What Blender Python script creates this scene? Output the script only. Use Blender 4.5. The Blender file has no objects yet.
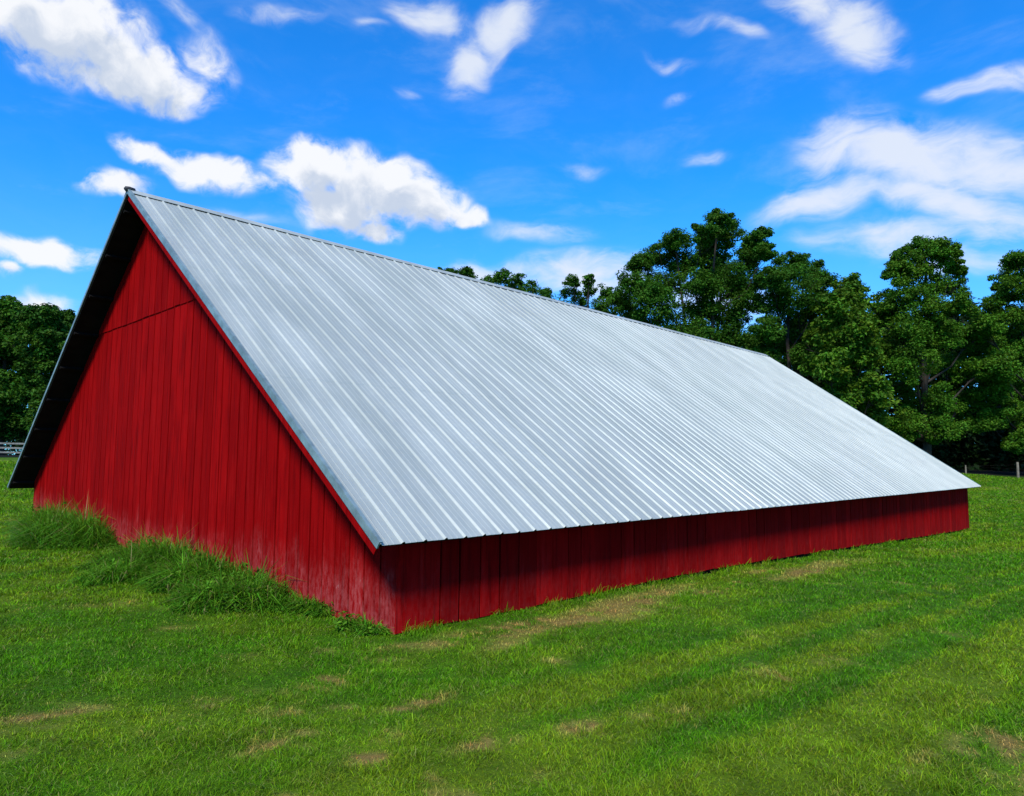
import bpy, math, random
import numpy as np
from mathutils import Matrix, Vector

random.seed(7)
rng = np.random.default_rng(11)
S = bpy.context.scene
COL = S.collection

# ------------------------------------------------------------------ camera
CAM = np.array([-4.06529, -5.40709, 1.61974])
YAW, PITCH, ROLL, F = 0.76846, 0.08684, 0.00947, 702.175
fw = np.array([math.cos(YAW) * math.cos(PITCH), math.sin(YAW) * math.cos(PITCH), math.sin(PITCH)])
r0 = np.array([math.sin(YAW), -math.cos(YAW), 0.0])
u0 = np.cross(r0, fw)
cr, sr = math.cos(ROLL), math.sin(ROLL)
rt, up = cr * r0 + sr * u0, -sr * r0 + cr * u0
cd = bpy.data.cameras.new('camera')
cam = bpy.data.objects.new('camera', cd)
COL.objects.link(cam)
M4 = Matrix(((rt[0], up[0], -fw[0], CAM[0]), (rt[1], up[1], -fw[1], CAM[1]), (rt[2], up[2], -fw[2], CAM[2]), (0, 0, 0, 1)))
cam.matrix_world = M4
cd.sensor_width = 36.0
cd.lens = F / 1024 * 36
cd.clip_start = 0.05
cd.clip_end = 5000
S.camera = cam


def ray(px, py):
    return fw * F + rt * (px - 512) + up * (398 - py)


def atd(px, py, D):
    return CAM + ray(px, py) * D / F


# ------------------------------------------------------------------ exposure, sun, sky
S.view_settings.view_transform = 'Standard'
S.view_settings.look = 'None'
S.view_settings.exposure = 0.4
S.view_settings.gamma = 1.0
S.render.engine = 'CYCLES'
S.cycles.max_bounces = 6
S.cycles.transparent_max_bounces = 8
SUN = np.array([-0.62, -0.38, 0.72])
SUN /= np.linalg.norm(SUN)
sl = bpy.data.lights.new('sun', 'SUN')
sl.energy = 3.6
sl.angle = math.radians(11)
sl.color = (1.0, 0.95, 0.86)
so = bpy.data.objects.new('sun', sl)
COL.objects.link(so)
so.rotation_euler = Vector(SUN).to_track_quat('Z', 'Y').to_euler()
so.location = (-20, 5, 30)


class NT:
    """small helper to write node trees"""

    def __init__(s, tree):
        s.t = tree
        s.n = tree.nodes
        s.l = tree.links

    def new(s, typ, **kw):
        n = s.n.new(typ)
        for k, v in kw.items():
            setattr(n, k, v)
        return n

    def put(s, sock, v):
        if v is None:
            return
        if hasattr(v, 'is_output') or isinstance(v, bpy.types.NodeSocket):
            s.l.new(v, sock)
        else:
            sock.default_value = v

    def math(s, op, a, b=None, c=None, clamp=False):
        n = s.new('ShaderNodeMath', operation=op, use_clamp=clamp)
        s.put(n.inputs[0], a)
        s.put(n.inputs[1], b)
        s.put(n.inputs[2], c)
        return n.outputs[0]

    def vmath(s, op, a, b=None, scale=None):
        n = s.new('ShaderNodeVectorMath', operation=op)
        s.put(n.inputs[0], a)
        s.put(n.inputs[1], b)
        if scale is not None:
            s.put(n.inputs['Scale'], scale)
        return n.outputs['Value'] if op in ('LENGTH', 'DOT_PRODUCT', 'DISTANCE') else n.outputs[0]

    def noise(s, vec, scale, detail=4, rough=0.55, dist=0.0):
        n = s.new('ShaderNodeTexNoise')
        s.put(n.inputs['Vector'], vec)
        n.inputs['Scale'].default_value = scale
        n.inputs['Detail'].default_value = detail
        n.inputs['Roughness'].default_value = rough
        n.inputs['Distortion'].default_value = dist
        return n

    def mix(s, fac, a, b, blend='MIX'):
        n = s.new('ShaderNodeMix', data_type='RGBA', blend_type=blend)
        s.put(n.inputs[0], fac)
        s.put(n.inputs[6], a)
        s.put(n.inputs[7], b)
        return n.outputs[2]

    def ramp(s, v, lo, hi, a=0.0, b=1.0, smooth=True):
        n = s.new('ShaderNodeMapRange', interpolation_type='SMOOTHSTEP' if smooth else 'LINEAR')
        s.put(n.inputs[0], v)
        for i, x in zip((1, 2, 3, 4), (lo, hi, a, b)):
            s.put(n.inputs[i], x)
        return n.outputs[0]

    def mapping(s, vec, loc=(0, 0, 0), rot=(0, 0, 0), scale=(1, 1, 1), typ='POINT'):
        n = s.new('ShaderNodeMapping', vector_type=typ)
        s.put(n.inputs[0], vec)
        n.inputs[1].default_value = loc
        n.inputs[2].default_value = rot
        n.inputs[3].default_value = scale
        return n.outputs[0]


# clouds live on the sky sphere as (azimuth from the barn axis, elevation) in radians
def azel(px, py):
    d = ray(px, py)
    d = d / np.linalg.norm(d)
    return np.array([YAW - math.atan2(d[1], d[0]), math.asin(d[2])])


def blob_spec(px, py, rx, ry, deg):
    c = azel(px, py)
    a = math.radians(deg)
    ex = azel(px + rx * math.cos(a), py + rx * math.sin(a)) - c
    ey = azel(px - ry * math.sin(a), py + ry * math.cos(a)) - c
    return c, math.atan2(ex[1], ex[0]), np.linalg.norm(ex), np.linalg.norm(ey)


PUFFY = [  # centre, half sizes, tilt of each cumulus lobe
    (70, 30, 105, 50, 12, 1.0), (130, 62, 75, 36, 14, 1.0), (165, 85, 60, 22, 10, .8), (20, 10, 60, 40, 0, 1.0),
    (205, 60, 40, 26, 35, .45),
    (118, 176, 48, 17, 4, .85), (165, 150, 58, 17, 22, .85), (215, 173, 66, 22, 22, .95), (255, 188, 34, 12, 18, .6),
    (310, 170, 52, 34, 0, .95), (350, 195, 66, 38, 0, 1.0), (390, 180, 62, 36, 12, 1.0), (425, 200, 46, 30, 0, .95), (468, 207, 22, 14, 0, .7),
    (375, 225, 40, 17, 15, .8),
    (40, 248, 66, 20, -2, .95), (8, 272, 22, 12, 0, .8), (55, 294, 34, 12, 4, .7), (42, 306, 44, 12, 0, .5),
]
WISPY = [
    (430, 12, 52, 22, 14, .8), (505, 28, 50, 26, -32, .95), (465, 55, 36, 30, -40, .85), (280, 6, 60, 12, 0, .55), (180, 14, 40, 14, 30, .5),
    (372, 21, 24, 7, 0, .45), (735, 29, 34, 13, 14, .6), (700, 22, 30, 10, 0, .45), (680, 56, 40, 10, 10, .4), (682, 88, 22, 8, -10, .42), (708, 148, 30, 10, 0, .42), (582, 167, 30, 10, 10, .40),
    (850, 25, 66, 44, 28, .95), (800, 5, 60, 22, 20, .85), (880, 45, 40, 20, 30, .5), (985, 88, 70, 16, -16, .85), (1030, 75, 50, 16, -12, .9),
    (905, 165, 150, 44, 6, 1.05), (985, 175, 120, 40, 0, .95), (840, 150, 70, 36, -24, .9), (830, 200, 100, 24, -12, .9), (945, 205, 130, 26, 8, .95),
    (890, 240, 120, 22, -2, .75), (1000, 235, 80, 30, -6, .55), (960, 270, 90, 18, 0, .6),
    (570, 268, 74, 24, -6, .95), (520, 270, 60, 14, 0, .65), (540, 233, 60, 12, 0, .6), (470, 272, 50, 16, 0, .7), (610, 285, 60, 22, 0, .75), (700, 300, 120, 30, 0, .6),
    (250, 215, 60, 10, 10, .35), (30, 300, 80, 14, 0, .6), (410, 88, 18, 8, 0, .35),
]


def cloud_group():
    g = bpy.data.node_groups.new('cloud_field', 'ShaderNodeTree')
    g.interface.new_socket('Vector', in_out='INPUT', socket_type='NodeSocketVector')
    g.interface.new_socket('Puffy', in_out='OUTPUT', socket_type='NodeSocketFloat')
    g.interface.new_socket('Wispy', in_out='OUTPUT', socket_type='NodeSocketFloat')
    t = NT(g)
    gi = t.new('NodeGroupInput')
    go = t.new('NodeGroupOutput')
    v = gi.outputs[0]

    def field(specs, vec):
        acc = None
        for (px, py, rx, ry, deg, wgt) in specs:
            c, ang, sx, sy = blob_spec(px, py, rx, ry, deg)
            m = t.mapping(vec, (c[0], c[1], 0), (0, 0, ang), (sx, sy, 1), 'TEXTURE')
            ln = t.vmath('LENGTH', m)
            q = t.ramp(ln, 0.0, 1.35, wgt, 0.0)
            acc = q if acc is None else t.math('SMOOTH_MAX', acc, q, 0.12)
        return acc

    # generic clouds over the rest of the dome, where the photograph does not look
    sep = t.new('ShaderNodeSeparateXYZ')
    t.put(sep.inputs[0], v)
    away = t.math('MAXIMUM', t.ramp(t.math('ABSOLUTE', sep.outputs[0]), .72, .95), t.ramp(sep.outputs[1], .66, .85))
    gen = t.ramp(t.noise(v, 2.6, 3).outputs[0], .5, .72, 0, .95)
    gen = t.math('MULTIPLY', gen, away)
    w1 = t.noise(v, 9, 3, .5)
    vp = t.vmath('ADD', v, t.vmath('SCALE', t.vmath('SUBTRACT', w1.outputs[1], (.5, .5, .5)), scale=.085))
    fp = t.math('MAXIMUM', field(PUFFY, vp), gen)
    bill = t.noise(t.mapping(vp, scale=(1, 1.25, 1)), 22, 9, .60)
    dp = t.math('ADD', fp, t.math('MULTIPLY', t.math('SUBTRACT', bill.outputs[0], .5), t.ramp(fp, .02, .45, .0, 1.7)))
    t.l.new(dp, go.inputs[0])
    w2 = t.noise(v, 6, 3, .5)
    vw = t.vmath('ADD', v, t.vmath('SCALE', t.vmath('SUBTRACT', w2.outputs[1], (.5, .5, .5)), scale=.085))
    fwv = field(WISPY, vw)
    st = t.noise(t.mapping(vw, rot=(0, 0, .12), scale=(1, 2.4, 1)), 13, 10, .6, .3)
    dw = t.math('ADD', fwv, t.math('MULTIPLY', t.math('SUBTRACT', st.outputs[0], .5), t.ramp(fwv, .0, .4, .0, 1.5)))
    t.l.new(dw, go.inputs[1])
    return g


W = bpy.data.worlds.new('World')
S.world = W
W.use_nodes = True
t = NT(W.node_tree)
t.n.clear()
sky = t.new('ShaderNodeTexSky', sky_type='NISHITA')
sky.sun_disc = False
sky.sun_elevation = math.asin(SUN[2])
sky.sun_rotation = math.atan2(SUN[0], SUN[1])
sky.air_density = 1.0
sky.dust_density = 0.3
sky.ozone_density = 2.0
hs = t.new('ShaderNodeHueSaturation')
hs.inputs['Hue'].default_value = 0.5
hs.inputs['Saturation'].default_value = 1.0
hs.inputs['Value'].default_value = 1.0
t.l.new(t.mix(1.0, sky.outputs[0], (.12, 1.10, 2.15, 1), 'MULTIPLY'), hs.inputs['Color'])
tc = t.new('ShaderNodeTexCoord')
sp = t.new('ShaderNodeSeparateXYZ')
t.l.new(tc.outputs['Generated'], sp.inputs[0])
az0 = t.math('SUBTRACT', YAW, t.math('ARCTAN2', sp.outputs[1], sp.outputs[0]))
az = t.math('WRAP', az0, math.pi, -math.pi)
el = t.math('ARCSINE', sp.outputs[2])
cv = t.new('ShaderNodeCombineXYZ')
t.l.new(az, cv.inputs[0])
t.l.new(el, cv.inputs[1])
CG = cloud_group()
g1 = t.new('ShaderNodeGroup', node_tree=CG)
t.l.new(cv.outputs[0], g1.inputs[0])
g2 = t.new('ShaderNodeGroup', node_tree=CG)
t.l.new(t.vmath('ADD', cv.outputs[0], (-.012, .034, 0)), g2.inputs[0])
pd = t.ramp(g1.outputs[0], .10, .72)
wd = t.ramp(g1.outputs[1], .04, 1.02)
thick = t.ramp(g2.outputs[0], .25, .95)          # how much cloud lies above: grey undersides
cshade = t.mix(thick, (7.3, 7.4, 7.6, 1), (4.5, 5.1, 6.1, 1))
veil_n = t.noise(t.mapping(cv.outputs[0], rot=(0, 0, .15), scale=(1, 2.6, 1)), 4.2, 8, .62, .4)
veil = t.math('MULTIPLY', t.ramp(veil_n.outputs[0], .46, .80), .24)
low = t.ramp(el, .40, .02, 0, .30)                 # the air whitens towards the horizon
hazy = t.mix(t.math('MAXIMUM', veil, low), hs.outputs[0], (4.6, 5.7, 7.2, 1))
c1 = t.mix(t.math('MULTIPLY', wd, .9), hazy, (6.2, 6.6, 7.3, 1))
c2 = t.mix(t.math('MULTIPLY', pd, .97), c1, cshade)
bg = t.new('ShaderNodeBackground')
t.l.new(c2, bg.inputs[0])
bg.inputs[1].default_value = 0.1
wo = t.new('ShaderNodeOutputWorld')
t.l.new(bg.outputs[0], wo.inputs[0])
W.cycles.sampling_method = 'MANUAL'
W.cycles.sample_map_resolution = 512


# ------------------------------------------------------------------ helpers
def mesh_obj(name, verts, faces, mat, parent=None, colors=None, smooth=False):
    """one mesh object from arrays; faces = list of tuples or (n,k) array; colors per vertex"""
    me = bpy.data.meshes.new(name)
    verts = np.asarray(verts, dtype=np.float32)
    if isinstance(faces, np.ndarray):
        faces = [faces]
    elif len(faces) and not isinstance(faces[0], np.ndarray):
        me.from_pydata([tuple(map(float, v)) for v in verts], [], faces)
        faces = None
    if faces is not None:
        loops = np.concatenate([f.ravel() for f in faces]).astype(np.int32)
        tot = np.concatenate([np.full(len(f), f.shape[1]) for f in faces]).astype(np.int32)
        start = np.concatenate(([0], np.cumsum(tot)[:-1])).astype(np.int32)
        me.vertices.add(len(verts))
        me.vertices.foreach_set('co', verts.ravel())
        me.loops.add(len(loops))
        me.loops.foreach_set('vertex_index', loops)
        me.polygons.add(len(tot))
        me.polygons.foreach_set('loop_start', start)
        me.polygons.foreach_set('loop_total', tot)
        me.update(calc_edges=True)
    if colors is not None:
        a = me.attributes.new('tint', 'FLOAT_COLOR', 'POINT')
        c = np.ones((len(verts), 4), np.float32)
        c[:, :3] = colors
        a.data.foreach_set('color', c.ravel())
    me.polygons.foreach_set('use_smooth', np.full(len(me.polygons), smooth, bool))
    me.materials.append(mat)
    o = bpy.data.objects.new(name, me)
    COL.objects.link(o)
    if parent:
        o.parent = parent
        o.matrix_parent_inverse = parent.matrix_world.inverted()
    return o


def empty(name, loc, label, cat, group=None):
    o = bpy.data.objects.new(name, None)
    COL.objects.link(o)
    o.location = loc
    o.matrix_world = Matrix.Translation(Vector([float(q) for q in loc]))
    o.empty_display_size = .2
    return tag(o, label, cat, group)


def tag(o, label, cat, group=None):
    o['label'] = label
    o['category'] = cat
    if group:
        o['group'] = group
    return o


class MB:
    """collects prisms and tubes into one mesh"""

    def __init__(s):
        s.v, s.f, s.c = [], [], []

    def add(s, vs, fs, c=(.5, .5, .5)):
        b = len(s.v)
        s.v += [tuple(map(float, q)) for q in vs]
        s.f += [tuple(i + b for i in f) for f in fs]
        s.c += [c] * len(vs)

    def prism(s, poly_a, poly_b, c=(.5, .5, .5)):
        n = len(poly_a)
        fs = [tuple(range(n))[::-1], tuple(range(n, 2 * n))]
        fs += [(i, (i + 1) % n, n + (i + 1) % n, n + i) for i in range(n)]
        s.add(list(poly_a) + list(poly_b), fs, c)

    def box(s, lo, hi, c=(.5, .5, .5)):
        (x0, y0, z0), (x1, y1, z1) = lo, hi
        s.prism([(x0, y0, z0), (x1, y0, z0), (x1, y1, z0), (x0, y1, z0)], [(x0, y0, z1), (x1, y0, z1), (x1, y1, z1), (x0, y1, z1)], c)

    def tube(s, pts, rad, n=6, c=(.5, .5, .5)):
        pts = [np.array(p, float) for p in pts]
        rings = []
        for i, p in enumerate(pts):
            d = pts[min(i + 1, len(pts) - 1)] - pts[max(i - 1, 0)]
            d /= np.linalg.norm(d) + 1e-9
            a = np.cross(d, (0.31, .95, .07) if abs(d[2]) > .7 else (0, 0, 1.))
            a /= np.linalg.norm(a)
            b = np.cross(d, a)
            rings += [p + rad[i] * (math.cos(2 * math.pi * k / n) * a + math.sin(2 * math.pi * k / n) * b) for k in range(n)]
        fs = []
        for i in range(len(pts) - 1):
            for k in range(n):
                fs.append((i * n + k, i * n + (k + 1) % n, (i + 1) * n + (k + 1) % n, (i + 1) * n + k))
        fs += [tuple(range(n))[::-1], tuple(range((len(pts) - 1) * n, len(pts) * n))]
        s.add(rings, fs, c)

    def build(s, name, mat, parent=None, smooth=False):
        return mesh_obj(name, s.v, s.f, mat, parent, np.array(s.c), smooth)


def vnoise(x, y, seed=0):
    xi, yi = np.floor(x).astype(np.int64), np.floor(y).astype(np.int64)
    fx, fy = x - xi, y - yi
    fx, fy = fx * fx * (3 - 2 * fx), fy * fy * (3 - 2 * fy)

    def h(a, b):
        n = (a * 374761393 + b * 668265263 + seed * 974634777) & 0xFFFFFFFF
        n = ((n ^ (n >> 13)) * 1274126177) & 0xFFFFFFFF
        return ((n ^ (n >> 16)) & 0xFFFF) / 65535.0

    return (h(xi, yi) * (1 - fx) + h(xi + 1, yi) * fx) * (1 - fy) + (h(xi, yi + 1) * (1 - fx) + h(xi + 1, yi + 1) * fx) * fy


def fbm(x, y, seed=0, o=4):
    x, y = np.asarray(x, float), np.asarray(y, float)
    a, s, tot = .5, 0, 0
    for i in range(o):
        s = s + a * vnoise(x * 2 ** i, y * 2 ** i, seed + i)
        tot += a
        a *= .55
    return s / tot


def sstep(a, b, x):
    q = np.clip((x - a) / (b - a), 0, 1)
    return q * q * (3 - 2 * q)


# ------------------------------------------------------------------ materials
def new_mat(name):
    m = bpy.data.materials.new(name)
    m.use_nodes = True
    t = NT(m.node_tree)
    b = t.n['Principled BSDF']
    return m, t, b


def pos(t):
    return t.new('ShaderNodeNewGeometry').outputs['Position']


def tint(t):
    return t.new('ShaderNodeAttribute', attribute_name='tint').outputs['Color']


def bump(t, b, h, strength, dist):
    n = t.new('ShaderNodeBump')
    n.inputs['Strength'].default_value = strength
    n.inputs['Distance'].default_value = dist
    t.put(n.inputs['Height'], h)
    t.l.new(n.outputs[0], b.inputs['Normal'])


def red_paint(name, worn=1.0):
    m, t, b = new_mat(name)
    p = pos(t)
    tn = t.new('ShaderNodeSeparateXYZ')
    t.put(tn.inputs[0], tint(t))                       # x: board shade, y: board offset, z: height over the ground
    off = t.vmath('ADD', p, t.vmath('MULTIPLY', tint(t), (37.0, 53.0, 0.0)))
    grain = t.noise(t.mapping(off, scale=(24, 24, 1.1)), 1.0, 6, .65)
    blot = t.noise(t.mapping(off, scale=(3.2, 3.2, 1.1)), 1.0, 5, .6)
    fine = t.noise(t.mapping(off, scale=(26, 26, 9)), 1.0, 6, .7)
    c = t.mix(tn.outputs[0], (.18, .0012, .0016, 1), (.34, .0030, .0034, 1))
    c = t.mix(t.ramp(blot.outputs[0], .35, .75), c, (.20, .0015, .002, 1))
    c = t.mix(t.ramp(grain.outputs[0], .52, .8, 0, .55), c, (.38, .014, .013, 1))
    c = t.mix(t.ramp(grain.outputs[0], .50, .32, 0, .6), c, (.09, .0008, .0012, 1))
    # sun-faded, splashed foot of the boards and flaked specks
    hgt = t.math('ADD', tn.outputs[2], t.math('MULTIPLY', t.math('SUBTRACT', blot.outputs[0], .5), 1.1))
    foot = t.math('MULTIPLY', t.ramp(hgt, .75, .02), t.ramp(fine.outputs[0], .34, .66))
    c = t.mix(t.math('MULTIPLY', foot, .46 * worn), c, (.50, .13, .12, 1))
    speck = t.math('MULTIPLY', t.ramp(fine.outputs[0], .66, .74), t.ramp(hgt, .9, 0.05))
    c = t.mix(t.math('MULTIPLY', speck, .75 * worn), c, (.5, .36, .31, 1))
    t.l.new(c, b.inputs['Base Color'])
    t.put(b.inputs['Roughness'], t.ramp(grain.outputs[0], .2, .8, .7, .9))
    b.inputs['Specular IOR Level'].default_value = .015
    bump(t, b, t.math('ADD', grain.outputs[0], t.math('MULTIPLY', fine.outputs[0], .3)), .35, .006)
    return m


def plain(name, col, rough=.7, var=.3, scale=8, metallic=0.0, stretch=(1, 1, 1), spec=.3):
    m, t, b = new_mat(name)
    n = t.noise(t.mapping(pos(t), scale=stretch), scale, 6, .6)
    d = tuple(q * (1 - var) for q in col) + (1,)
    l = tuple(min(1, q * (1 + var)) for q in col) + (1,)
    t.l.new(t.mix(t.ramp(n.outputs[0], .3, .7), d, l), b.inputs['Base Color'])
    b.inputs['Roughness'].default_value = rough
    b.inputs['Metallic'].default_value = metallic
    b.inputs['Specular IOR Level'].default_value = spec
    bump(t, b, n.outputs[0], .3, .01)
    return m


def roof_metal():
    m, t, b = new_mat('galvanised_metal')
    p = pos(t)
    sep = t.new('ShaderNodeSeparateXYZ')
    t.put(sep.inputs[0], p)
    spang = t.new('ShaderNodeTexVoronoi')
    t.put(spang.inputs['Vector'], p)
    spang.inputs['Scale'].default_value = 26
    big = t.noise(t.mapping(p, scale=(1.4, .35, .35)), 1.3, 5, .6)
    streak = t.noise(t.mapping(p, scale=(14, .5, .5)), 1.0, 5, .65)
    c = t.mix(t.ramp(big.outputs[0], .3, .7), (.35, .373, .328, 1), (.475, .49, .43, 1))
    c = t.mix(t.ramp(streak.outputs[0], .55, .8, 0, .22), c, (.62, .62, .56, 1))
    c = t.mix(t.ramp(streak.outputs[0], .42, .22, 0, .2), c, (.42, .46, .50, 1))
    sg = t.new('ShaderNodeSeparateColor')
    t.put(sg.inputs[0], spang.outputs['Color'])
    c = t.mix(t.math('MULTIPLY', sg.outputs[0], .16), c, (.30, .33, .33, 1))
    # each metre-wide sheet has weathered a little differently
    wn = t.new('ShaderNodeTexWhiteNoise', noise_dimensions='2D')
    cb = t.new('ShaderNodeCombineXYZ')
    t.put(cb.inputs[0], t.math('FLOOR', t.math('DIVIDE', sep.outputs[0], .998)))
    t.put(cb.inputs[1], t.math('FLOOR', t.math('DIVIDE', sep.outputs[2], 1.71)))
    t.put(wn.inputs['Vector'], cb.outputs[0])
    c = t.mix(t.math('MULTIPLY', wn.outputs['Value'], .22), c, (.30, .325, .30, 1))
    dull = t.noise(p, .9, 6, .65)
    c = t.mix(t.ramp(dull.outputs[0], .50, .72, 0, .30), c, (.30, .31, .29, 1))
    t.l.new(c, b.inputs['Base Color'])
    b.inputs['Metallic'].default_value = .28
    b.inputs['Specular IOR Level'].default_value = .2
    t.put(b.inputs['Roughness'], t.ramp(sg.outputs[1], 0, 1, .50, .62, False))
    crink = t.noise(t.mapping(p, scale=(5, 9, 9)), 1.0, 4, .6)
    bump(t, b, t.math('ADD', crink.outputs[0], t.math('MULTIPLY', streak.outputs[0], .2)), .22, .014)
    return m


def leaf_mat(name, trans=.3):
    m, t, b = new_mat(name)
    c = tint(t)
    t.l.new(c, b.inputs['Base Color'])
    b.inputs['Roughness'].default_value = .55
    b.inputs['Specular IOR Level'].default_value = .08
    tr = t.new('ShaderNodeBsdfTranslucent')
    t.l.new(t.mix(1.0, c, (1.25, 1.15, .45, 1), 'MULTIPLY'), tr.inputs[0])
    mx = t.new('ShaderNodeMixShader')
    mx.inputs[0].default_value = trans
    t.l.new(b.outputs[0], mx.inputs[1])
    t.l.new(tr.outputs[0], mx.inputs[2])
    t.l.new(mx.outputs[0], t.n['Material Output'].inputs[0])
    return m


def ground_mat():
    m, t, b = new_mat('lawn')
    p = pos(t)
    c = tint(t)
    fine = t.noise(p, 34, 6, .7)
    mid = t.noise(t.mapping(p, scale=(1, 1.6, 1)), 5.5, 5, .62)
    c = t.mix(t.ramp(fine.outputs[0], .52, .30, 0, .7), c, t.mix(1.0, c, (.42, .5, .5, 1), 'MULTIPLY'))
    c = t.mix(t.ramp(fine.outputs[0], .55, .75, 0, .55), c, t.mix(1.0, c, (1.7, 1.45, 1.5, 1), 'MULTIPLY'))
    c = t.mix(t.ramp(mid.outputs[0], .55, .32, 0, .45), c, t.mix(1.0, c, (.6, .75, .6, 1), 'MULTIPLY'))
    t.l.new(c, b.inputs['Base Color'])
    b.inputs['Roughness'].default_value = .9
    b.inputs['Specular IOR Level'].default_value = .1
    bump(t, b, t.math('ADD', fine.outputs[0], mid.outputs[0]), .7, .06)
    return m


RED = red_paint('red_barn_paint')
REDSIDE = red_paint('red_barn_paint_little_worn', .12)
REDTRIM = red_paint('red_trim_paint', .3)
METAL = roof_metal()
FLASH = plain('weathered_flashing', (.20, .27, .27), .5, .25, 6, .35)
SHADEDWOOD = plain('shade_tinted_roof_timber', (.007, .006, .0055), .95, .4, 5, spec=.1)  # timber blackened, the shade under the overhangs is in its colour
SHADOWWOOD = plain('dark_backing_board', (.012, .006, .005), .95, .3, 5, spec=.05)
CAPEND = plain('blackened_cap_end', (.03, .03, .032), .6, .4, 20)
BARK = plain('tree_bark', (.038, .031, .025), .9, .4, 3, stretch=(1, 1, .3), spec=.1)
GREYWOOD = plain('weathered_fence_wood', (.20, .175, .13), .85, .35, 4, spec=.15)
PALEWOOD = plain('bleached_fence_boards', (.15, .145, .13), .8, .3, 4, spec=.15)
WIRE = plain('rusty_wire', (.05, .04, .035), .7, .2, 4, .3)
LEAF = leaf_mat('tree_leaves', .28)
BLADE = leaf_mat('grass_blades', .32)
LAWN = ground_mat()

# ------------------------------------------------------------------ ground
L, HW, HE, HR, OG, OE, OGF = 23.2734, 6.86304, .88575, 5.94774, .44, .33348, .21195
TANP = (HR - HE) / (HW + OE)
CTRL = np.array([
    (0, 0, -.02), (12, 0, -.26), (23.3, 0, -.56), (0, 7, .05), (0, 13.7, .17), (-4, -5.4, 0), (-4, 5, .04), (5, -6, -.06), (15, -6, -.28), (30, -4, -.42),
    (42, 1.3, -.22), (59.6, 3.95, .58), (56.9, 6.7, .86), (9.2, 67.6, 1.31), (14, 66, 1.3), (70, -12, .7), (45, 60, 1.3), (-20, 30, .5), (-20, -20, .1), (20, -30, -.1),
    (23, 14, -.2), (4, 35, .55)])


def _U(r2):
    return np.where(r2 > 0, .5 * r2 * np.log(np.maximum(r2, 1e-12)), 0)


def _tps():
    P = CTRL[:, :2] / 20
    n = len(P)
    K = _U(((P[:, None] - P[None]) ** 2).sum(-1)) + np.eye(n) * 1e-3
    Q = np.hstack([np.ones((n, 1)), P])
    A = np.block([[K, Q], [Q.T, np.zeros((3, 3))]])
    return P, np.linalg.solve(A, np.concatenate([CTRL[:, 2], np.zeros(3)]))


_P, _Wt = _tps()


def gz(x, y, rough=True):
    x, y = np.asarray(x, float), np.asarray(y, float)
    q = np.stack([x.ravel(), y.ravel()], 1) / 20
    z = np.zeros(len(q))
    for i in range(0, len(q), 50000):
        qq = q[i:i + 50000]
        z[i:i + 50000] = _U(((qq[:, None] - _P[None]) ** 2).sum(-1)) @ _Wt[:-3] + _Wt[-3] + qq @ _Wt[-2:]
    z = z.reshape(x.shape)
    d = np.hypot(x - CAM[0], y - CAM[1])
    z = z + (1.3 - z) * sstep(75, 130, d)
    if rough:
        z = z + (fbm(x * .9, y * .9, 5, 3) - .5) * .07 * sstep(.1, 1.2, np.maximum(-np.minimum(x, y), 0))
    return z


DRY = [  # bare or dry spots: x, y, half sizes along and across the barn, strength
    (.9, -.55, 1.0, .20, .9), (2.6, -.62, .9, .22, 1.0), (1.6, -.75, .8, .16, .8), (7.4, -.9, 1.1, .22, .8), (4.6, -.8, .7, .14, .55),
    (-1.17, -.79, .20, .13, 1.0), (-2.08, -1.54, .17, .09, .95), (-1.77, -2.12, .12, .10, 1.0), (-2.85, -.15, .5, .3, .42), (-2.3, -.9, .25, .2, .45),
    (.95, -4.5, .28, .22, .95), (.7, -4.75, .4, .3, .7), (-1.0, -1.6, .35, .12, .5), (-1.1, -2.4, .3, .15, .5), (-.2, -.35, .3, .1, .6), (-.5, -2.6, .3, .12, .5),
    (-1.9, -.6, .35, .2, .35)]


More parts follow.
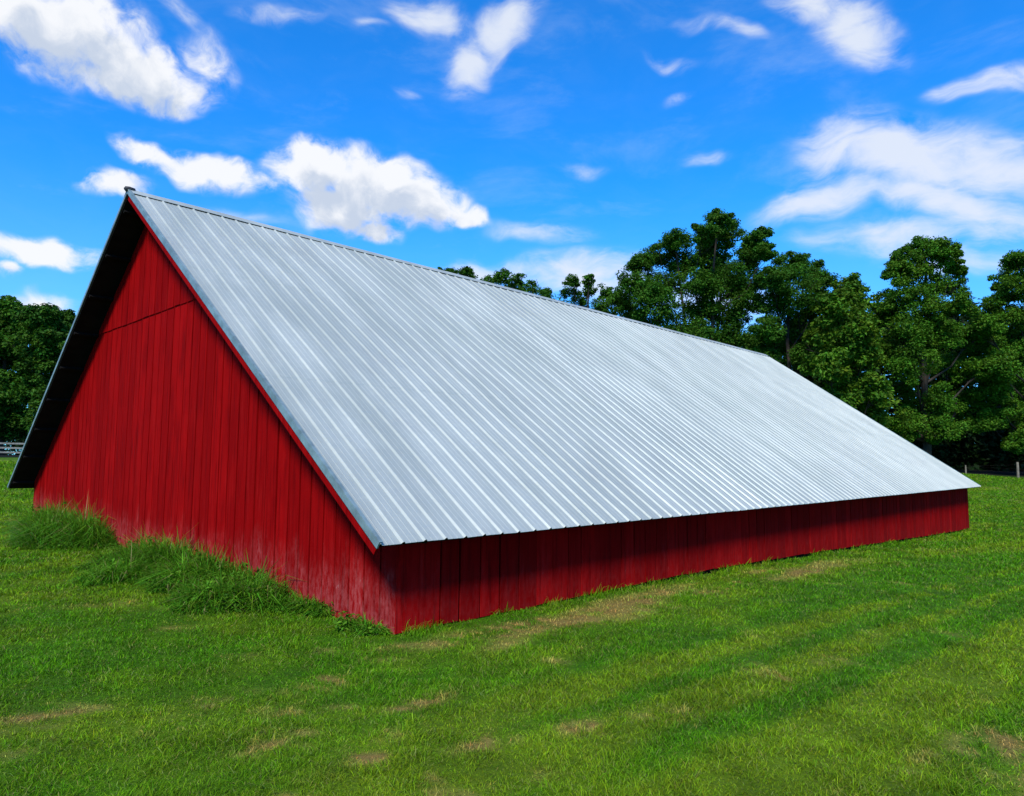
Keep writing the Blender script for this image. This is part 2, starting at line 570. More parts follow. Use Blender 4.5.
def lawn_colour(x, y):
    """base colour of the lawn at a place: lush, yellowed, mown stripes and dry spots"""
    x, y = np.asarray(x, float), np.asarray(y, float)
    a = fbm(x * .55 + 3, y * 1.1, 21, 4)
    b = fbm(x * 1.9, y * 2.6, 31, 4)
    st = fbm(x * .10 + 9, (y + .10 * x) * 1.15, 41, 2)          # mower passes run along the barn
    c_ = y + .09 * x + .16 * (fbm(x * .5, y * .8, 43, 3) - .5)
    for (cc0, w_, amp) in ((-1.75, .16, -.28), (-2.15, .16, .22), (-2.50, .13, -.42), (-2.83, .14, .30), (-3.28, .20, -.46), (-3.82, .19, .55), (-4.4, .2, -.2), (-5.0, .25, .3), (-5.6, .25, -.3)):
        st = st + amp * np.exp(-((c_ - cc0) / w_) ** 2) * sstep(-2.2, .8, x)
    st = st * sstep(-1.0, -2.4, y) + .5 * (1 - sstep(-1.0, -2.4, y))
    yel = sstep(.32, .68, .42 * a + .38 * b + 1.0 * (st - .5) + .06)
    lush = np.array([.072, .208, .003])
    mid = np.array([.165, .268, .007])
    dryc = np.array([.42, .345, .075])
    soil = np.array([.40, .255, .070])
    c = lush + (mid - lush) * yel[..., None]
    shade = .58 + .84 * fbm(x * 3.1, y * 4.3, 51, 4)
    c = c * shade[..., None]
    d = np.zeros_like(x)
    for (dx, dy, sx, sy, w) in DRY:
        wob = .25 + 1.7 * sstep(.3, .7, fbm(x * 8, y * 10, 61, 4)) - .3
        d = np.maximum(d, w * np.exp(-(((x - dx) / sx) ** 2 + ((y - dy) / sy) ** 2) ** 1.3 * 1.1) * wob * 1.25)
    # the band worn along the side wall
    band = sstep(.62, .25, np.abs(y + .68)) * sstep(-.5, .8, x) * sstep(14, 6, x) * sstep(.38, .66, fbm(x * .9, y * 3, 71, 4)) * .8
    d = np.clip(np.maximum(d, band), 0, 1)
    d = np.maximum(d, sstep(.55, .80, fbm(x * 2.2 + 7, y * 2.6, 81, 5)) * .62 * sstep(.35, .65, fbm(x * 9, y * 9, 83, 3)))
    sc = dryc + (soil - dryc) * sstep(.5, .95, d)[..., None]
    c = c + (sc - c) * (sstep(.12, .8, d) * .92)[..., None]
    return c, d


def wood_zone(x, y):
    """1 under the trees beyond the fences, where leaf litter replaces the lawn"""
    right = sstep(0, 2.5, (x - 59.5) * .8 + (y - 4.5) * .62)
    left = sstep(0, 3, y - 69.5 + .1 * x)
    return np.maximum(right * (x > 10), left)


nr, na = 300, 260
rad = np.concatenate([[0.25], .5 * (700 / .5) ** (np.arange(nr - 1) / (nr - 2))])
ang = np.linspace(0, 2 * np.pi, na, endpoint=False)
R_, A_ = np.meshgrid(rad, ang, indexing='ij')
gx, gy = CAM[0] + R_ * np.cos(A_), CAM[1] + R_ * np.sin(A_)
# the flat pad the barn stands over is pushed below its floor line
gzv = gz(gx, gy)
idx = np.arange(nr * na).reshape(nr, na)
fq = np.stack([idx[:-1], np.roll(idx[:-1], -1, 1), np.roll(idx[1:], -1, 1), idx[1:]], -1).reshape(-1, 4)
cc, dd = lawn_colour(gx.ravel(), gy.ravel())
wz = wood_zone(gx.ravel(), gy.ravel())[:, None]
cc = cc * .62 * (1 - wz) + np.array([.010, .009, .006]) * wz  # lawn tint darkened to paint in the shade between the blades
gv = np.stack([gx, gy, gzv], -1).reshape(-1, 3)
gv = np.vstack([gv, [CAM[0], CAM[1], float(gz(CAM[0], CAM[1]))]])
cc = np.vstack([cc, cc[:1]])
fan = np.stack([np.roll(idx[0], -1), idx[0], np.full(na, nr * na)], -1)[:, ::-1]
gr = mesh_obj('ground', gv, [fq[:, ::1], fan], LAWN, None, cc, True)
gr['kind'] = 'structure'


def blades(xs, ys, zs, ln, wd, lean_dir, lean, curve, cols, name, kind_parent=None, mat=None, roll=None):
    """curved tapering grass blades, five vertices each, as one mesh"""
    n = len(xs)
    base = np.stack([xs, ys, zs], 1)
    ld = np.stack([np.cos(lean_dir), np.sin(lean_dir), np.zeros(n)], 1)
    sd = lean_dir + np.pi / 2 if roll is None else roll
    side = np.stack([np.cos(sd), np.sin(sd), np.zeros(n)], 1)
    upv = np.array([0, 0, 1.])

    def at(s):
        h = s * ln * np.cos(lean * s ** .5) - curve * ln * s ** 3
        o = s * ln * np.sin(lean) + curve * ln * s ** 2
        return base + ld * o[:, None] + upv * h[:, None]

    m = at(.55)
    tip = at(1.0)
    w = wd[:, None] * .5
    V = np.stack([base - side * w, base + side * w, m - side * w * .75, m + side * w * .75, tip], 1).reshape(-1, 3)
    k = np.arange(n) * 5
    Q = np.stack([k, k + 1, k + 3, k + 2], 1)
    T = np.stack([k + 2, k + 3, k + 4], 1)
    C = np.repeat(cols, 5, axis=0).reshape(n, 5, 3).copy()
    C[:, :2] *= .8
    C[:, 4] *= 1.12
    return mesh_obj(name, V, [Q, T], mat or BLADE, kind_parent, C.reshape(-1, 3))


def make_lawn_grass(N=1000000):
    half = math.radians(43)
    a = YAW + rng.uniform(-half, half, N)
    e = .22
    lo, hi = 2.2, 62.0
    q = rng.uniform(0, 1, N)
    r = (lo ** e + q * (hi ** e - lo ** e)) ** (1 / e)
    x, y = CAM[0] + r * np.cos(a), CAM[1] + r * np.sin(a)
    inside = (x > -.02) & (x < L + .05) & (y > .03) & (y < 2 * HW + .05)
    a1 = math.atan2(13.9 - CAM[1], -.0 - CAM[0])
    a2 = math.atan2(0 - CAM[1], L - CAM[0])
    hidden = (a > a2 + .01) & (a < a1 - .01) & (x > 0) & (y > 0)
    d_bare = lawn_colour(x, y)[1]
    thin = rng.uniform(0, 1, N) < sstep(.35, .95, d_bare) * .45
    ok = ~(inside | hidden | thin) & (wood_zone(x, y) < .3)
    x, y, r = x[ok], y[ok], r[ok]
    n = len(x)
    c, d = lawn_colour(x, y)
    var = rng.normal(1.06, .40, n).clip(.2, 2.1)
    c = c * var[:, None]
    pale = rng.uniform(0, 1, n) < .13
    c[pale] = c[pale] * .4 + np.array([.30, .29, .09]) * .6
    warm = rng.normal(0, .14, n)
    c[:, 0] *= np.exp(warm)
    wallside = np.exp(-np.maximum(-y, 0) / .10) * ((x > .05) & (x < L))
    clump = sstep(.2, .8, .5 * fbm(x * 2.2, y * 2.2, 91, 3) + .5 * fbm(x * 7, y * 7, 93, 2))
    ln = (.016 + .048 * clump) * rng.uniform(.5, 1.55, n) * (1 - .45 * d)
    ln = ln * (1 + np.clip((r - 8) / 16, 0, 1.1)) + .19 * wallside * rng.uniform(.2, 1, n) * sstep(.35, .6, fbm(x * 1.4, y * 0, 95, 3))
    wd = np.maximum(.0024, r * .00085) * rng.uniform(.7, 1.3, n)
    o = blades(x, y, gz(x, y) - .004, ln, wd, rng.uniform(0, 2 * np.pi, n), np.where(pale, rng.uniform(.4, 1.35, n), rng.uniform(.1, .9, n)), rng.uniform(.05, .5, n), c, 'grass',
               roll=rng.uniform(0, 2 * np.pi, n))
    o['kind'] = 'stuff'
    o['label'] = 'short mown green lawn grass'


make_lawn_grass()

# ------------------------------------------------------------------ the barn
barn = empty('barn', (0, 0, 0), 'long low red board barn under a steep ribbed silver metal roof', 'barn')
SLEN = math.hypot(HW + OE, HR - HE)
PANG = math.atan2(HR - HE, HW + OE)


def slope_pt(side, x, s, h):
    """point on a roof side: s metres down from the ridge, h metres above the sheet; side -1 = towards the camera side"""
    y = HW + side * (s * math.cos(PANG) + h * math.sin(PANG))
    z = HR - s * math.sin(PANG) + h * math.cos(PANG)
    return (x, y, z)


def roof_sheet(side):
    pitch = .2495
    prof = []
    x = -OG
    n = int(round((L + OGF + OG) / pitch))
    pitch = (L + OGF + OG) / n
    for i in range(n):
        x = -OG + i * pitch
        prof += [(x, .020), (x + .012, .020), (x + .030, 0), (x + .086, 0), (x + .094, .003), (x + .102, 0), (x + .154, 0), (x + .162, .003), (x + .170, 0), (x + pitch - .018, 0)]
    prof += [(L + OGF - .001, .020)]
    prof = np.array(prof)
    ns = 40
    ss = np.sort(np.concatenate([np.linspace(0.02, SLEN, ns - 4), [2.95, 2.953, 5.9, 5.903]]))
    X = np.repeat(prof[None, :, 0], ns, 0)
    Sx = np.repeat(ss[:, None], len(prof), 1)
    wav = (fbm(X * 1.6, Sx * 1.1, 7, 3) - .5) * .012 + (fbm(X * 4, Sx * 5, 8, 2) - .5) * .0045
    H = prof[None, :, 1] + wav + .003 * (Sx < 2.951) + .003 * (Sx < 5.901) - .003      # the sheets overlap down the slope
    Y = HW + side * (Sx * math.cos(PANG) + H * math.sin(PANG))
    Z = HR - Sx * math.sin(PANG) + H * math.cos(PANG) - .02
    Xo = X
    V = np.stack([Xo, Y, Z], -1).reshape(-1, 3)
    idx = np.arange(ns * len(prof)).reshape(ns, len(prof))
    Fq = np.stack([idx[:-1, :-1], idx[:-1, 1:], idx[1:, 1:], idx[1:, :-1]], -1).reshape(-1, 4)
    if side < 0:
        Fq = Fq[:, ::-1]
    o = mesh_obj('roof_sheet', V, Fq, METAL, barn)
    md = o.modifiers.new('thick', 'SOLIDIFY')
    md.thickness = .003
    md.offset = -1
    return o


rs = roof_sheet(-1)
roof_sheet(1)


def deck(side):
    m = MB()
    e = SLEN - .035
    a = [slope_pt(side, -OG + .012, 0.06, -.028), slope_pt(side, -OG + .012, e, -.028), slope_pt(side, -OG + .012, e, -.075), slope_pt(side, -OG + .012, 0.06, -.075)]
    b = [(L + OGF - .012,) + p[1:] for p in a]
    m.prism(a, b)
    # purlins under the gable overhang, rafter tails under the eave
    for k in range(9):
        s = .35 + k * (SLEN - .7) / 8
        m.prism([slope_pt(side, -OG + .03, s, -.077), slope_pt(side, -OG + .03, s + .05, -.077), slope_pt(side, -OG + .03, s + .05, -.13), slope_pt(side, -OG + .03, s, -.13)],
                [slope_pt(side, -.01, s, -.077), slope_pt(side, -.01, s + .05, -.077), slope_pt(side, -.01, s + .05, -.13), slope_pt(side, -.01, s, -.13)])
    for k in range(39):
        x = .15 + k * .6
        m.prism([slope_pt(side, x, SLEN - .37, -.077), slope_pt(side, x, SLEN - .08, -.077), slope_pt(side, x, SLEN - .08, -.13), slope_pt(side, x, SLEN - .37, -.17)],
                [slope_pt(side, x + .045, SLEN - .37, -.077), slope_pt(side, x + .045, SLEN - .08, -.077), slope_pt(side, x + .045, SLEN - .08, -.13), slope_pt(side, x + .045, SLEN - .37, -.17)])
    m.build('roof_deck', SHADEDWOOD, barn)


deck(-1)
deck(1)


def rake_band(name, side, x0, x1, h0, h1, mat, s0=0.0, s1=None, c=(.6, .5, 3)):
    m = MB()
    s1 = SLEN if s1 is None else s1
    a = [slope_pt(side, x0, s0, h0), slope_pt(side, x0, s1, h0), slope_pt(side, x0, s1, h1), slope_pt(side, x0, s0, h1)]
    b = [(x1,) + p[1:] for p in a]
    m.prism(a, b, c)
    return m.build(name, mat, barn)


for side in (-1, 1):
    rake_band('rake_flashing', side, -OG - .012, -OG + .004, .012, -.055 if side < 0 else -.045, FLASH, .02, SLEN + .004)
    rake_band('flashing_lip', side, -OG - .010, -OG + .03, .018, .013, FLASH, .02, SLEN + .003)
    rake_band('far_rake_flashing', side, L + OGF - .003, L + OGF + .010, .012, -.085, FLASH, .02, SLEN)
rt_o = rake_band('rake_trim', -1, -OG + .010, -OG + .034, -.051, -.145, REDTRIM, .09, SLEN - .02)
rt_o['label'] = 'red painted trim board under the roof edge'

# ridge cap: a bent sheet lying on the ribs, with a dark rounded end
m = MB()
xs = np.linspace(-OG - .015, L + OGF + .01, 60)
for i in range(len(xs) - 1):
    d0, d1 = [(fbm(np.array([q * .7]), np.array([2.0]), 3, 2)[0] - .5) * .012 for q in (xs[i], xs[i + 1])]
    for side in (-1, 1):
        A0, A1 = slope_pt(side, xs[i], 0, .012 + d0), slope_pt(side, xs[i], .16, .010 + d0)
        B0, B1 = slope_pt(side, xs[i + 1], 0, .012 + d1), slope_pt(side, xs[i + 1], .16, .010 + d1)
        A0 = (A0[0], HW, HR + .018 + d0)
        B0 = (B0[0], HW, HR + .018 + d1)
        dn = lambda p: (p[0], p[1], p[2] - .004)
        m.prism([A0, A1, dn(A1), dn(A0)], [B0, B1, dn(B1), dn(B0)])
m.build('ridge_cap', METAL, barn)
m = MB()
pts = [(-OG - .05, HW, HR - .01), (-OG - .035, HW, HR), (-OG + .02, HW, HR + .005), (-OG + .10, HW, HR + .004)]
m.tube(pts, [.026, .044, .048, .04], 14)
m.build('ridge_cap_end', CAPEND, barn, True)


def zroof(y):
    return HE + (min(y, 2 * HW - y) + OE) * TANP - .108


ZSEAM = 3.92


def board_shade():
    return (random.uniform(.15, .85), random.random(), 0)


def board(m, axis, a0, a1, zb, z0, z1, front, back, bottom_ref):
    """one vertical board; axis 'y' = in the gable plane, 'x' = in the side wall plane; tops may slope"""
    base = board_shade()
    if axis == 'x':
        base = (random.choice((.05, .3, .5, .7, .95)), base[1], 0)
    n = 7
    ts = np.linspace(0, 1, n)
    bow = random.uniform(-.003, .003)
    vs, cs = [], []
    for tt in ts:
        for (q, zt) in ((a0, z0), (a1, z1)):
            z = zb + (zt - zb) * tt
            for dep in (front + bow * math.sin(tt * 3), back):
                vs.append((dep, q, z) if axis == 'y' else (q, dep, z))
                cs.append((base[0], base[1], max(0, z - bottom_ref)))
    fs = []
    for i in range(n - 1):
        k = 4 * i
        fs += [(k, k + 2, k + 6, k + 4), (k + 1, k + 5, k + 7, k + 3), (k, k + 4, k + 5, k + 1), (k + 2, k + 3, k + 7, k + 6)]
    fs += [(0, 1, 3, 2), (4 * n - 4, 4 * n - 2, 4 * n - 1, 4 * n - 3)]
    b = len(m.v)
    m.v += vs
    m.f += [tuple(i + b for i in f) for f in fs]
    m.c += cs


def gable(xf, sgn, name, upname):
    """boards of an end wall; sgn -1 faces the camera side"""
    low, high, back = MB(), MB(), MB()
    y = -.0
    while y < 2 * HW - .02:
        wdt = random.uniform(.235, .295)
        y1 = min(y + wdt, 2 * HW)
        if 2 * HW - y1 < .12:
            y1 = 2 * HW
        if y < HW < y1:
            cuts = [(y, HW), (HW, y1)]
        else:
            cuts = [(y, y1)]
        for (p, q) in cuts:
            g = random.choice((.011, .013, .016, .019))
            pa, qa = p + (g if p != HW else 0), q - (g if q != HW else 0)
            gb = float(gz(0, (p + q) / 2)) if sgn < 0 else -.5
            fr = xf + sgn * random.uniform(0, .004)
            zt = (zroof(pa), zroof(qa))
            if max(zt) < ZSEAM + .05:
                board(low, 'y', pa, qa, gb - .02, zt[0], zt[1], fr, xf - sgn * .02, gb)
            else:
                board(low, 'y', pa, qa, gb - .02, min(zt[0], ZSEAM + .05), min(zt[1], ZSEAM + .05), fr, xf - sgn * .02, gb)
                zb = ZSEAM + random.uniform(-.006, .006)
                if min(zt) > zb + .02:
                    board(high, 'y', pa, qa, zb, zt[0], zt[1], xf + sgn * (.016 + random.uniform(0, .004)), xf + sgn * .006, gb)
        y = y1
    xb = xf - sgn * .045
    poly = [(xb, .03, -.6), (xb, 2 * HW - .03, -.6), (xb, 2 * HW - .03, zroof(0) - .02), (xb, HW, zroof(HW) - .02), (xb, .03, zroof(0) - .02)]
    back.prism(poly, [(xb - sgn * .03,) + p[1:] for p in poly])
    o = low.build(name, RED, barn)
    high.build(upname, RED, barn)
    back.build('wall_backing', SHADOWWOOD, barn)
    return o


gable(0.0, -1, 'gable_wall', 'gable_top_boards')
gable(L, 1, 'far_gable_wall', 'far_gable_top_boards')


def side_wall(yf, sgn, name):
    m, back = MB(), MB()
    x = -.0
    first = True
    while x < L - .02:
        wdt = random.uniform(.255, .31)
        x1 = min(x + wdt, L)
        if L - x1 < .12:
            x1 = L
        gb = float(gz((x + x1) / 2, 0)) if sgn < 0 else float(gz((x + x1) / 2, 13.7))
        zt = zroof(0) - .004
        tight = random.random() < .3
        g = .0012 if tight else random.uniform(.010, .018)
        lift = .012 + .05 * float(sstep(1.5, 6, x)) + random.uniform(-.006, .01)
        board(m, 'x', x + (0 if first else g), x1 - g, gb + lift, zt, zt, yf + sgn * random.uniform(0, .004), yf - sgn * .02, gb)
        first = False
        x = x1
    yb = yf - sgn * .045
    back.box((.03, min(yb, yb - sgn * .03), -.9), (L - .03, max(yb, yb - sgn * .03), zroof(0) - .02))
    o = m.build(name, REDSIDE, barn)
    back.build('wall_backing', SHADOWWOOD, barn)
    return o


side_wall(-.002, -1, 'side_wall')
side_wall(2 * HW + .002, 1, 'far_side_wall')


# ------------------------------------------------------------------ tall unmown grass against the gable
def leaf_cloud(centres, radii, per, size, g, base_cols, flat=.7):
    """small folded leaves spread through clumps; returns verts, quads, colours"""
    cen = np.repeat(centres, per, axis=0)
    rd = np.repeat(radii, per)
    n = len(cen)
    d = g.normal(0, 1, (n, 3))
    d /= np.linalg.norm(d, axis=1)[:, None]
    rr = g.uniform(.05, 1.1, n) ** .6
    p = cen + d * (rr * rd)[:, None] * np.array([1, 1, flat])
    nrm = d * .55 + np.array([0, 0, .75]) + g.normal(0, .45, (n, 3))
    nrm /= np.linalg.norm(nrm, axis=1)[:, None]
    a = np.cross(nrm, g.normal(0, 1, (n, 3)))
    a /= np.linalg.norm(a, axis=1)[:, None]
    b = np.cross(nrm, a)
    s = size * g.uniform(.55, 1.35, n)[:, None]
    V = np.stack([p - a * s * .5, p + b * s * .34 + nrm * s * .1, p + a * s * .62 - nrm * s * .16, p - b * s * .34 + nrm * s * .1], 1).reshape(-1, 3)
    k = np.arange(n) * 4
    Q = np.stack([k, k + 1, k + 2, k + 3], 1)
    c = np.repeat(base_cols, per, axis=0) * g.normal(1, .2, n).clip(.5, 1.6)[:, None]
    c[:, 0] *= np.exp(g.normal(0, .15, n))
    return V, Q, np.repeat(c, 4, axis=0)


def tuft_(x, y, seed):
    return sstep(.25, .75, fbm(x * 3.4, y * 3.4, seed + 9, 3))


def tall_clump(name, label, ys, n, reach, height, seed, group=None, cat='grass clump', taper=0.0):
    g = np.random.default_rng(seed)
    y = g.uniform(ys[0], ys[1], n)
    env = sstep(ys[0] - .1, ys[0] + .7, y) * sstep(ys[1] + .1, ys[1] - .7, y)
    q_ = (y - ys[0]) / (ys[1] - ys[0])
    env = sstep(0, .22, q_) * sstep(1, .72, q_) * (.62 + .62 * sstep(.25, .75, fbm(y * 1.3, y * 0 + seed, seed, 3)))
    wide = reach * (.12 + .95 * env) * (1 - taper * (y - ys[0]) / (ys[1] - ys[0]))
    q = g.uniform(0, 1, n) ** .8
    x = -.03 - q * wide
    k = n
    fall = np.clip(1 - q ** 2.2, .1, 1)
    ln = height * (.3 + .8 * env) * fall ** .6 * g.uniform(.3, 1.1, k) * (.6 + .6 * tuft_(x, y, seed))
    tuft = sstep(.15, .85, .5 * fbm(x * 4, y * 4, seed + 3, 3) + .5 * fbm(x * 11, y * 11, seed + 4, 2))
    ldir = np.where(g.uniform(0, 1, k) < .75, g.uniform(0, 2 * np.pi, k), np.pi + g.normal(0, 1.1, k)) + (tuft - .5) * 4
    c = np.array([.072, .20, .010]) * g.normal(1, .26, k).clip(.4, 1.8)[:, None] * (.55 + 1.0 * tuft)[:, None]
    c[:, 0] *= np.exp(g.normal(0, .2, k))
    pale = g.uniform(0, 1, k) < .06
    c[pale] = np.array([.22, .20, .07])
    z = gz(x, y) - .01
    o = blades(x, y, z, ln, g.uniform(.008, .017, k), ldir, g.uniform(.05, .8, k), g.uniform(.1, .75, k), c, name, roll=ldir + np.pi / 2 + g.normal(0, .5, k))
    # broad weed leaves mixed into the tuft
    nl = max(14, n // 95)
    sel = g.integers(0, k, nl)
    cz = z[sel] + ln[sel] * g.uniform(.2, .62, nl)
    cen = np.stack([x[sel], y[sel], cz], 1)
    lc = np.array([.075, .185, .010]) * g.uniform(.6, 1.3, nl)[:, None]
    V, Q, C = leaf_cloud(cen, g.uniform(.05, .13, nl), 26, .042, g, lc, .8)
    mesh_obj('leaves', V, Q, LEAF, o, C)
    return tag(o, label, cat, group)


tall_clump('grass_clump', 'bushy tall grass clump at the far left foot of the red gable wall', (7.5, 12.6), 17000, 1.15, .78, 3, 'tall grass left unmown along the gable wall', taper=.6)
tall_clump('grass_clump', 'longest tall grass clump, sprawling along the middle and near part of the gable wall', (1.1, 6.9), 27000, 1.08, .66, 4, 'tall grass left unmown along the gable wall')
tall_clump('weed_clump', 'small ragged weed clump at the near corner of the red barn', (.08, .62), 900, .32, .3, 6, cat='weeds')


# ------------------------------------------------------------------ trees
def tree(label, lobes, depth, col, seed, kind='broadleaf_tree', group='trees standing beyond the barn', stems=1, sub=22, per=230, size=.165, spread=1.6, base=None, trunk_r=.22, tightness=.44):
    g = np.random.default_rng(seed)
    C3, R3 = [], []
    for (px, py, rp) in lobes:
        D = depth + g.normal(0, spread)
        C3.append(atd(px, py, D))
        R3.append(rp * 1.12 / F * D)
    C3, R3 = np.array(C3), np.array(R3)
    bx = atd(np.median([l[0] for l in lobes]) if base is None else base, 470, depth)
    bz = float(gz(bx[0], bx[1]))
    root = empty(kind, (bx[0], bx[1], bz), label, 'tree', group)
    # trunk and limbs
    m = MB()
    top = C3[:, 2].max()
    hgt = top - bz
    for sidx in range(stems):
        off = np.array([g.normal(0, .5), g.normal(0, .5), 0]) * (stems > 1)
        tips = np.argsort(-C3[:, 2])[sidx::stems]
        tgt = C3[tips[0]]
        b0 = np.array([bx[0], bx[1], bz - .15]) + off
        path = []
        for q in np.linspace(0, 1, 9):
            s = q ** 1.25
            pxy = b0[:2] + (tgt[:2] - b0[:2]) * s + g.normal(0, .10, 2) * (q > 0)
            path.append(np.array([pxy[0], pxy[1], b0[2] + (tgt[2] - b0[2]) * q]))
        m.tube(path, [trunk_r * (1.35 if q == 0 else 1) * (1 - .88 * q) + .03 for q in np.linspace(0, 1, 9)], 8)
        for ti in tips[1:]:
            c = C3[ti]
            zf = np.clip((c[2] - bz) / hgt - .22, .14, .8)
            i = zf * 8
            lo_ = path[int(i)] + (path[min(8, int(i) + 1)] - path[int(i)]) * (i - int(i))
            midp = lo_ * .45 + c * .55 + np.array([0, 0, -.12 * np.linalg.norm(c - lo_)]) + g.normal(0, .15, 3)
            rr = trunk_r * (1 - .8 * zf) * .5
            m.tube([lo_, midp, c], [rr, rr * .6, .03], 6)
            for _ in range(3):
                e = c + g.normal(0, 1, 3) * R3[ti] * .55
                m.tube([midp * .5 + c * .5, (midp + c + 2 * e) / 4 + g.normal(0, .1, 3), e], [rr * .4 + .01, rr * .25 + .01, .012], 4)
    m.build('trunk', BARK, root)
    # crown
    cs, rs_, cols = [], [], []
    for c, r in zip(C3, R3):
        for _ in range(sub):
            d = g.normal(0, 1, 3)
            d /= np.linalg.norm(d)
            q = g.uniform(.15, 1.25) ** .6 * .88
            cs.append(c + d * r * q * np.array([1, 1, .85]))
            rs_.append(r * g.uniform(tightness * .55, tightness * 1.35) * (1.15 - .55 * max(0, q - .5)))
            cols.append(np.array(col) * g.uniform(.72, 1.3) * np.array([g.uniform(.85, 1.2), 1, 1]))
    V, Q, c = leaf_cloud(np.array(cs), np.array(rs_), per, size, g, np.array(cols), .68)
    mesh_obj('crown', V, Q, LEAF, root, c)
    return root


G1, G2, G3, G4 = (.042, .124, .010), (.037, .108, .010), (.070, .158, .011), (.058, .152, .010)
DT = 57
tree('tallest dark tree behind the ridge, its crown split into three upright lobes', [
    (718, 220, 13), (706, 232, 13), (726, 236, 16), (712, 256, 20), (726, 276, 20), (674, 240, 14), (660, 256, 15), (684, 262, 16), (668, 280, 20), (640, 262, 11), (634, 284, 15),
    (622, 300, 13), (655, 304, 20), (712, 300, 22), (756, 240, 12), (764, 252, 9), (748, 258, 14), (752, 282, 18), (742, 304, 18), (676, 322, 22), (725, 326, 20), (640, 326, 20), (690, 340, 22), (740, 345, 20), (694, 284, 15), (700, 312, 16), (738, 288, 14), (716, 266, 12), (708, 248, 10), (717, 282, 12), (648, 290, 14), (700, 345, 22), (665, 345, 20)],
    DT, G1, 101, stems=3, trunk_r=.19, base=700)
tree('rounded dark tree right of the tallest one, above the far end of the ridge', [
    (788, 266, 14), (806, 268, 15), (820, 282, 12), (774, 280, 15), (796, 288, 20), (818, 304, 16), (778, 306, 18), (800, 318, 20), (770, 330, 16), (822, 330, 16), (792, 345, 20), (768, 356, 16), (815, 356, 20)],
    DT - 2, G1, 102, stems=2, base=795)
tree('paler yellow-green tree with a soft low crown, above the sloping far edge of the roof', [
    (848, 286, 13), (834, 302, 15), (860, 302, 14), (846, 318, 20), (824, 330, 15), (866, 328, 16), (838, 346, 22), (862, 356, 20), (826, 366, 18), (848, 384, 22), (872, 392, 18), (836, 405, 18), (868, 420, 16)],
    DT - 6, G3, 103, size=.24, base=850, per=110)
tree('broad tree with a lit layered crown, tallest of those right of the roof', [
    (926, 248, 13), (908, 256, 13), (944, 254, 14), (956, 268, 10), (896, 272, 12), (922, 272, 20), (948, 284, 16), (900, 294, 18), (928, 304, 20), (962, 306, 13), (884, 312, 14), (904, 330, 20), (940, 334, 20),
    (972, 336, 15), (884, 352, 18), (914, 362, 22), (952, 366, 20), (982, 368, 14), (892, 392, 18), (926, 398, 20), (962, 402, 18), (906, 424, 16), (940, 430, 16)],
    DT - 4, G4, 104, base=925, trunk_r=.3)
tree('dark tree with a leaning round top, cut by the right edge of the picture', [
    (1016, 260, 12), (1030, 262, 18), (1006, 282, 13), (1024, 286, 18), (1050, 285, 22), (998, 306, 13), (1018, 312, 18), (1042, 318, 22), (1004, 336, 16), (1028, 346, 20), (1056, 350, 22), (1000, 368, 16), (1022, 380, 20),
    (1048, 388, 22), (1000, 404, 14), (1024, 416, 18), (1050, 428, 20), (1020, 442, 12), (986, 326, 13), (988, 350, 15), (990, 388, 15), (986, 420, 14)],
    DT - 1, G4, 105, base=1030, trunk_r=.26)
# treetops over the ridge
BG = 'treetops showing over the roof ridge'
tree('low treetop first along the ridge, with a small round knob', [(466, 276, 8), (452, 274, 7), (444, 272, 6), (467, 272, 5), (458, 286, 12), (450, 300, 16), (470, 302, 16)], 66, G1, 111, group=BG, per=60, base=460, trunk_r=.16)
tree('low treetop second along the ridge, broadest of the low row', [(504, 276, 8), (492, 280, 8), (516, 280, 8), (506, 288, 14), (484, 286, 8), (496, 304, 18), (520, 304, 16)], 66, G1, 112, group=BG, per=60, base=505, trunk_r=.16)
tree('lowest treetop over the ridge, right of the broad low one', [(532, 288, 8), (546, 294, 7), (522, 290, 7), (540, 304, 14), (558, 306, 12)], 67, G1, 113, group=BG, per=60, base=540, trunk_r=.16)
tree('slim forked treetop with two separate tufts of leaves over the ridge', [(572, 282, 7), (571, 292, 9), (589, 280, 6), (588, 291, 7), (580, 302, 10), (578, 320, 14)], 64, G1, 114, group=BG, per=60, base=580, trunk_r=.14)
tree('small tree over the ridge at the left foot of the tallest tree', [(606, 294, 9), (616, 304, 12), (600, 308, 10), (612, 322, 16), (630, 320, 14)], 60, G1, 115, group=BG, per=70, base=612, trunk_r=.16)
# trees left of the barn
LG = 'trees left of the barn'
tree('dark tree cut by the left edge of the picture, behind the board fence', [
    (6, 310, 13), (-14, 314, 20), (14, 326, 15), (-6, 340, 22), (18, 350, 18), (-30, 345, 24), (2, 372, 22), (20, 386, 18), (-20, 385, 24), (6, 408, 18), (-18, 420, 22), (14, 424, 14)], 78, G1, 121, group=LG, base=0, trunk_r=.3, size=.34)
tree('dark tree half hidden by the left slope of the barn roof', [
    (40, 316, 13), (30, 326, 13), (54, 318, 12), (68, 322, 11), (46, 338, 18), (66, 342, 16), (34, 356, 18), (58, 366, 20), (84, 350, 20), (36, 388, 18), (62, 396, 20), (44, 416, 16), (80, 390, 22), (64, 430, 14)], 76, G2, 122, group=LG, base=50, trunk_r=.3, size=.34)


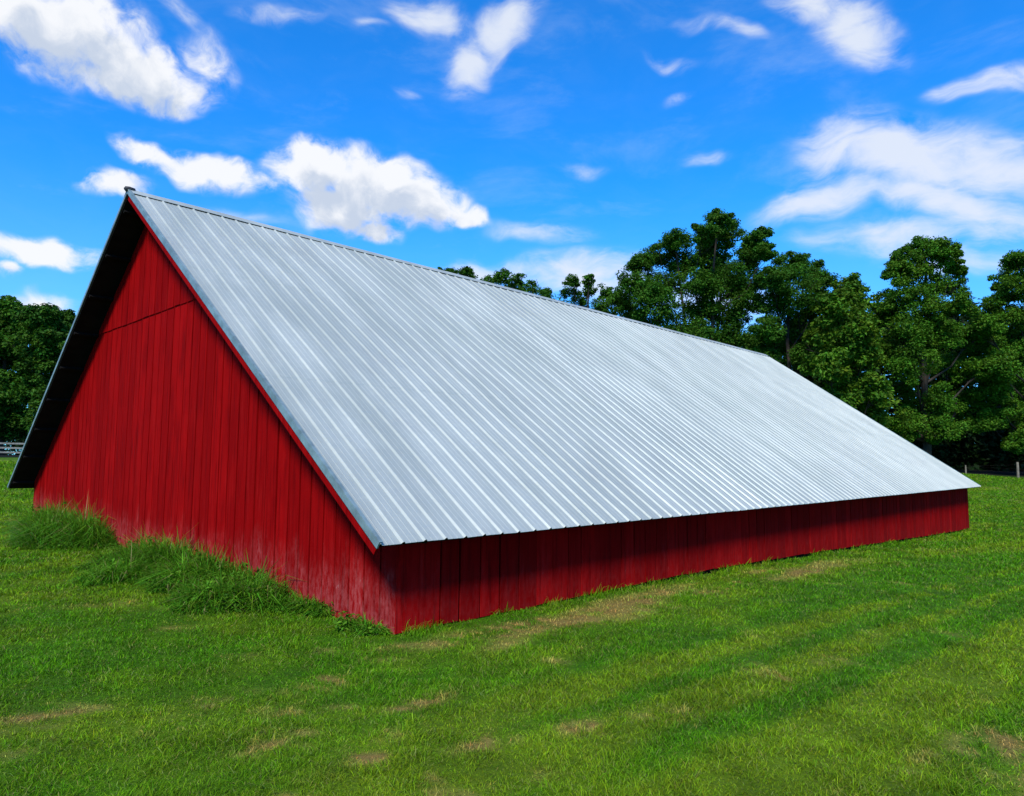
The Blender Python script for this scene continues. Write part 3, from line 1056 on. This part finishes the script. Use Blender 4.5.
# the wood behind, one mass, its leaf tint darkened to stand for deep shade
def far_wood(name, label, specs, seed, col):
    g = np.random.default_rng(seed)
    cs, rs_, cols = [], [], []
    for (x0, x1, ytop, ybot, D, n) in specs:
        for _ in range(n):
            px = g.uniform(x0, x1)
            py = ytop + (ybot - ytop) * g.uniform(0, 1)
            dd = D + g.uniform(-4, 4)
            cs.append(atd(px, py, dd))
            rs_.append(g.uniform(1.2, 2.4))
            cols.append(np.array(col) * g.uniform(.7, 1.25))
    V, Q, c = leaf_cloud(np.array(cs), np.array(rs_), 90, .5, g, np.array(cols), .9)
    o = mesh_obj(name, V, Q, LEAF, None, c)
    o['kind'] = 'stuff'
    o['label'] = label
    return o


far_wood('woods', 'dark wood closing the view behind the trees', [
    (560, 840, 335, 478, 74, 480), (790, 1200, 315, 480, 70, 800), (850, 1200, 425, 482, 66, 200), (1150, 1500, 300, 480, 74, 200), (420, 640, 310, 470, 84, 150), (-330, 110, 345, 462, 100, 380), (-330, 110, 425, 470, 92, 150)], 131, (.010, .028, .006))

# ------------------------------------------------------------------ fences
fr = empty('board_fence', tuple(atd(5, 458, 60)), 'pale three-board wooden fence across the grass left of the barn', 'fence')
P0, P1 = atd(-160, 457, 62), atd(90, 459, 59)
npost = 9
for i in range(npost):
    q = i / (npost - 1)
    p = P0 + (P1 - P0) * q
    zg = float(gz(p[0], p[1]))
    m = MB()
    m.box((p[0] - .07, p[1] - .07, zg - .2), (p[0] + .07, p[1] + .07, zg + 1.36))
    m.build('post', PALEWOOD, fr)
for h in (.42, .80, 1.18):
    m = MB()
    for i in range(npost - 1):
        pa, pb = P0 + (P1 - P0) * i / (npost - 1), P0 + (P1 - P0) * (i + 1) / (npost - 1)
        za, zb = float(gz(pa[0], pa[1])) + h, float(gz(pb[0], pb[1])) + h + random.uniform(-.02, .02)
        f = -.10
        m.prism([(pa[0], pa[1] + f, za), (pb[0], pb[1] + f, zb), (pb[0], pb[1] + f, zb + .14), (pa[0], pa[1] + f, za + .14)],
                [(pa[0], pa[1] + f + .028, za), (pb[0], pb[1] + f + .028, zb), (pb[0], pb[1] + f + .028, zb + .14), (pa[0], pa[1] + f + .028, za + .14)])
    m.build('rail', PALEWOOD, fr)

wf = empty('wire_fence', tuple(atd(1018, 478, 52)), 'wire fence on wooden posts along the dark edge of the trees', 'fence')
pp = []
for (px, h, r) in ((966, .62, .05), (1018, 1.15, .085), (1072, 1.15, .07), (1126, 1.1, .07)):
    p = atd(px, 474, 53 + (1018 - px) * .01)
    zg = float(gz(p[0], p[1]))
    m = MB()
    lean = random.uniform(-.03, .03)
    m.tube([(p[0], p[1], zg - .2), (p[0] + lean * .5, p[1], zg + h * .6), (p[0] + lean, p[1], zg + h)], [r * 1.05, r, r * .92], 9)
    m.build('post', GREYWOOD, wf)
    pp.append((p[0], p[1], zg, h))
for hh in (.35, .62, .98):
    m = MB()
    pts = []
    for i in range(len(pp) - 1):
        for q in (0, .5):
            a, b = pp[i], pp[i + 1]
            ha, hb = min(hh, a[3] - .06), min(hh, b[3] - .06)
            pts.append((a[0] + (b[0] - a[0]) * q, a[1] + (b[1] - a[1]) * q - .09, (a[2] + ha) * (1 - q) + (b[2] + hb) * q - .05 * q))
    m.tube(pts, [.0022] * len(pts), 5)
    m.build('wire', WIRE, wf)
